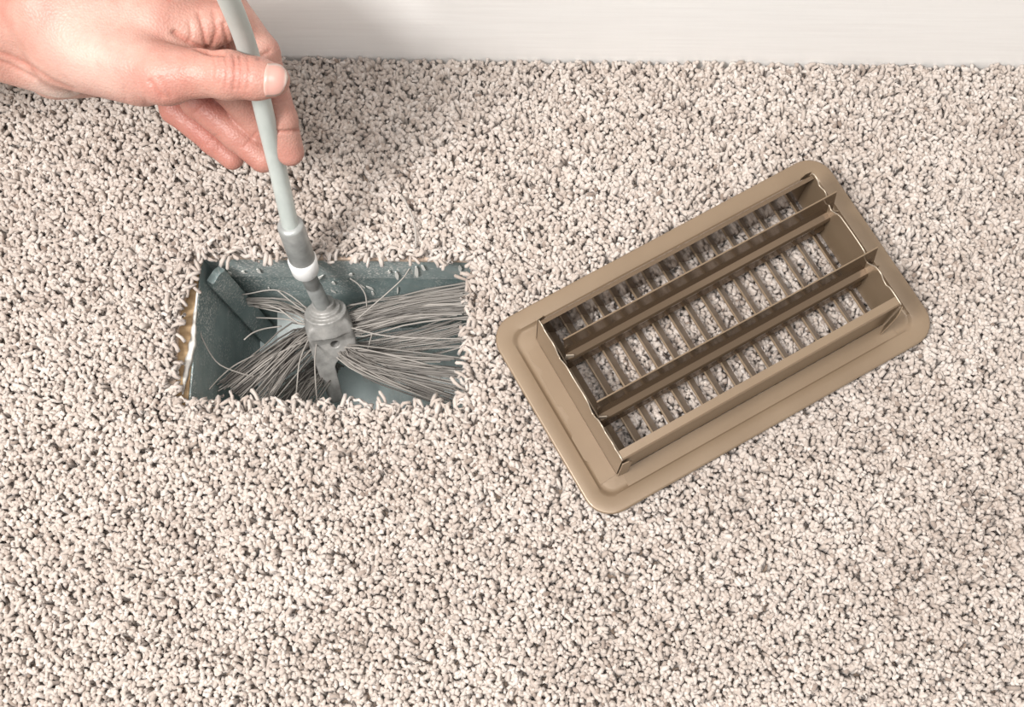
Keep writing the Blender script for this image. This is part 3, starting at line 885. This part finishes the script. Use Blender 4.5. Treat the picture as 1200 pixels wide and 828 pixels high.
V2 = V + Nn * disp[:, None]
def blob(u, v, z, r): return np.exp(-(np.linalg.norm(V - A_(u, v, z), axis=1) / (r * mm)) ** 2)
red = np.zeros(len(V))
for (u, v, z, r, k) in ((188, 105, 195, 14, .55), (275, 88, 207, 12, .45), (240, 150, 95, 30, .7), (215, 135, 95, 22, .6), (330, 180, 108, 18, .45), (240, 118, 120, 16, .65), (100, 5, 180, 25, .35), (282, 160, 104, 20, .5), (180, 60, 185, 16, .2), (340, 110, 130, 25, .25), (130, 112, 175, 20, .25)):
    red = np.maximum(red, k * blob(u, v, z, r))
pale = np.maximum(1.0 * blob(78, 112, 136, 18), 0.35 * blob(100, 70, 190, 30))
hand_c = A_(150, 60, 150)
me = raw_mesh('person', V2 - hand_c, Q, attrs={'red': red, 'pale': pale, 'fold': np.clip(fold, 0, 1)})
person = link('person', me, M_skin, smooth=True)
person.location = hand_c
tag(person, 'bare left hand and wrist gripping the pale rod between thumb and fingers', 'person')
# thumbnail: a curved plate seated on the back of the thumb tip
def march(u, v):
    d = FWD * FPX + RGT * (u - 600) + UPV * (414 - v); d /= np.linalg.norm(d)
    p = CAM + d * 0.45
    for _ in range(80):
        s = float(hand_sdf(p[None].astype(np.float32))[0]); p = p + d * s * 0.9
        if s < 2e-5: break
    return p
ns, nw = 12, 11
grid = []
for i in range(ns + 1):
    s = i / ns
    row = []
    for j in range(nw + 1):
        t = j / nw * 2 - 1
        half = 19.5 * (1 - 0.10 * s) * math.sqrt(max(0.0, 1 - max(0, (s - 0.45) / 0.56) ** 2.4))
        u = 308.5 + 26.5 * s + 2.0 * (t * t) * (1 - s) - 1.0 * t
        row.append((u, 94.0 - 0.5 * s + t * half))
    grid.append(row)
top = []; rim = []
for i, row in enumerate(grid):
    for j, (u, v) in enumerate(row):
        p = march(u, v)
        n_ = sdf_normals(hand_sdf, p[None])[0]
        tt = j / nw * 2 - 1
        lift = 0.0007 + 0.0006 * (i / ns) - 0.0006 * abs(tt) ** 4 - (0.0008 if i == 0 else 0)
        top.append((p + n_ * lift, n_))
        rim.append(1.0 if (i >= ns - 1 or abs(tt) > 0.93) else (0.5 if i == 0 else 0.0))
Vn = np.array([p for p, _ in top] + [p - n_ * 0.0011 for p, n_ in top]) - hand_c
w_ = nw + 1
qs = [(i * w_ + j, i * w_ + j + 1, (i + 1) * w_ + j + 1, (i + 1) * w_ + j) for i in range(ns) for j in range(nw)]
nb = len(top)
qs2 = [(nb + a, nb + d_, nb + c_, nb + b_) for a, b_, c_, d_ in qs]
ring_ = [j for j in range(nw)] + [i * w_ + nw for i in range(ns)] + [ns * w_ + nw - j for j in range(nw)] + [(ns - i) * w_ for i in range(ns)]
qs3 = [(ring_[k], nb + ring_[k], nb + ring_[(k + 1) % len(ring_)], ring_[(k + 1) % len(ring_)]) for k in range(len(ring_))]
me = raw_mesh('thumbnail', Vn, np.array(qs + qs2 + qs3)[:, ::-1], attrs={'rim': np.array(rim + rim)})
link('thumbnail', me, M_nail, person, smooth=True)
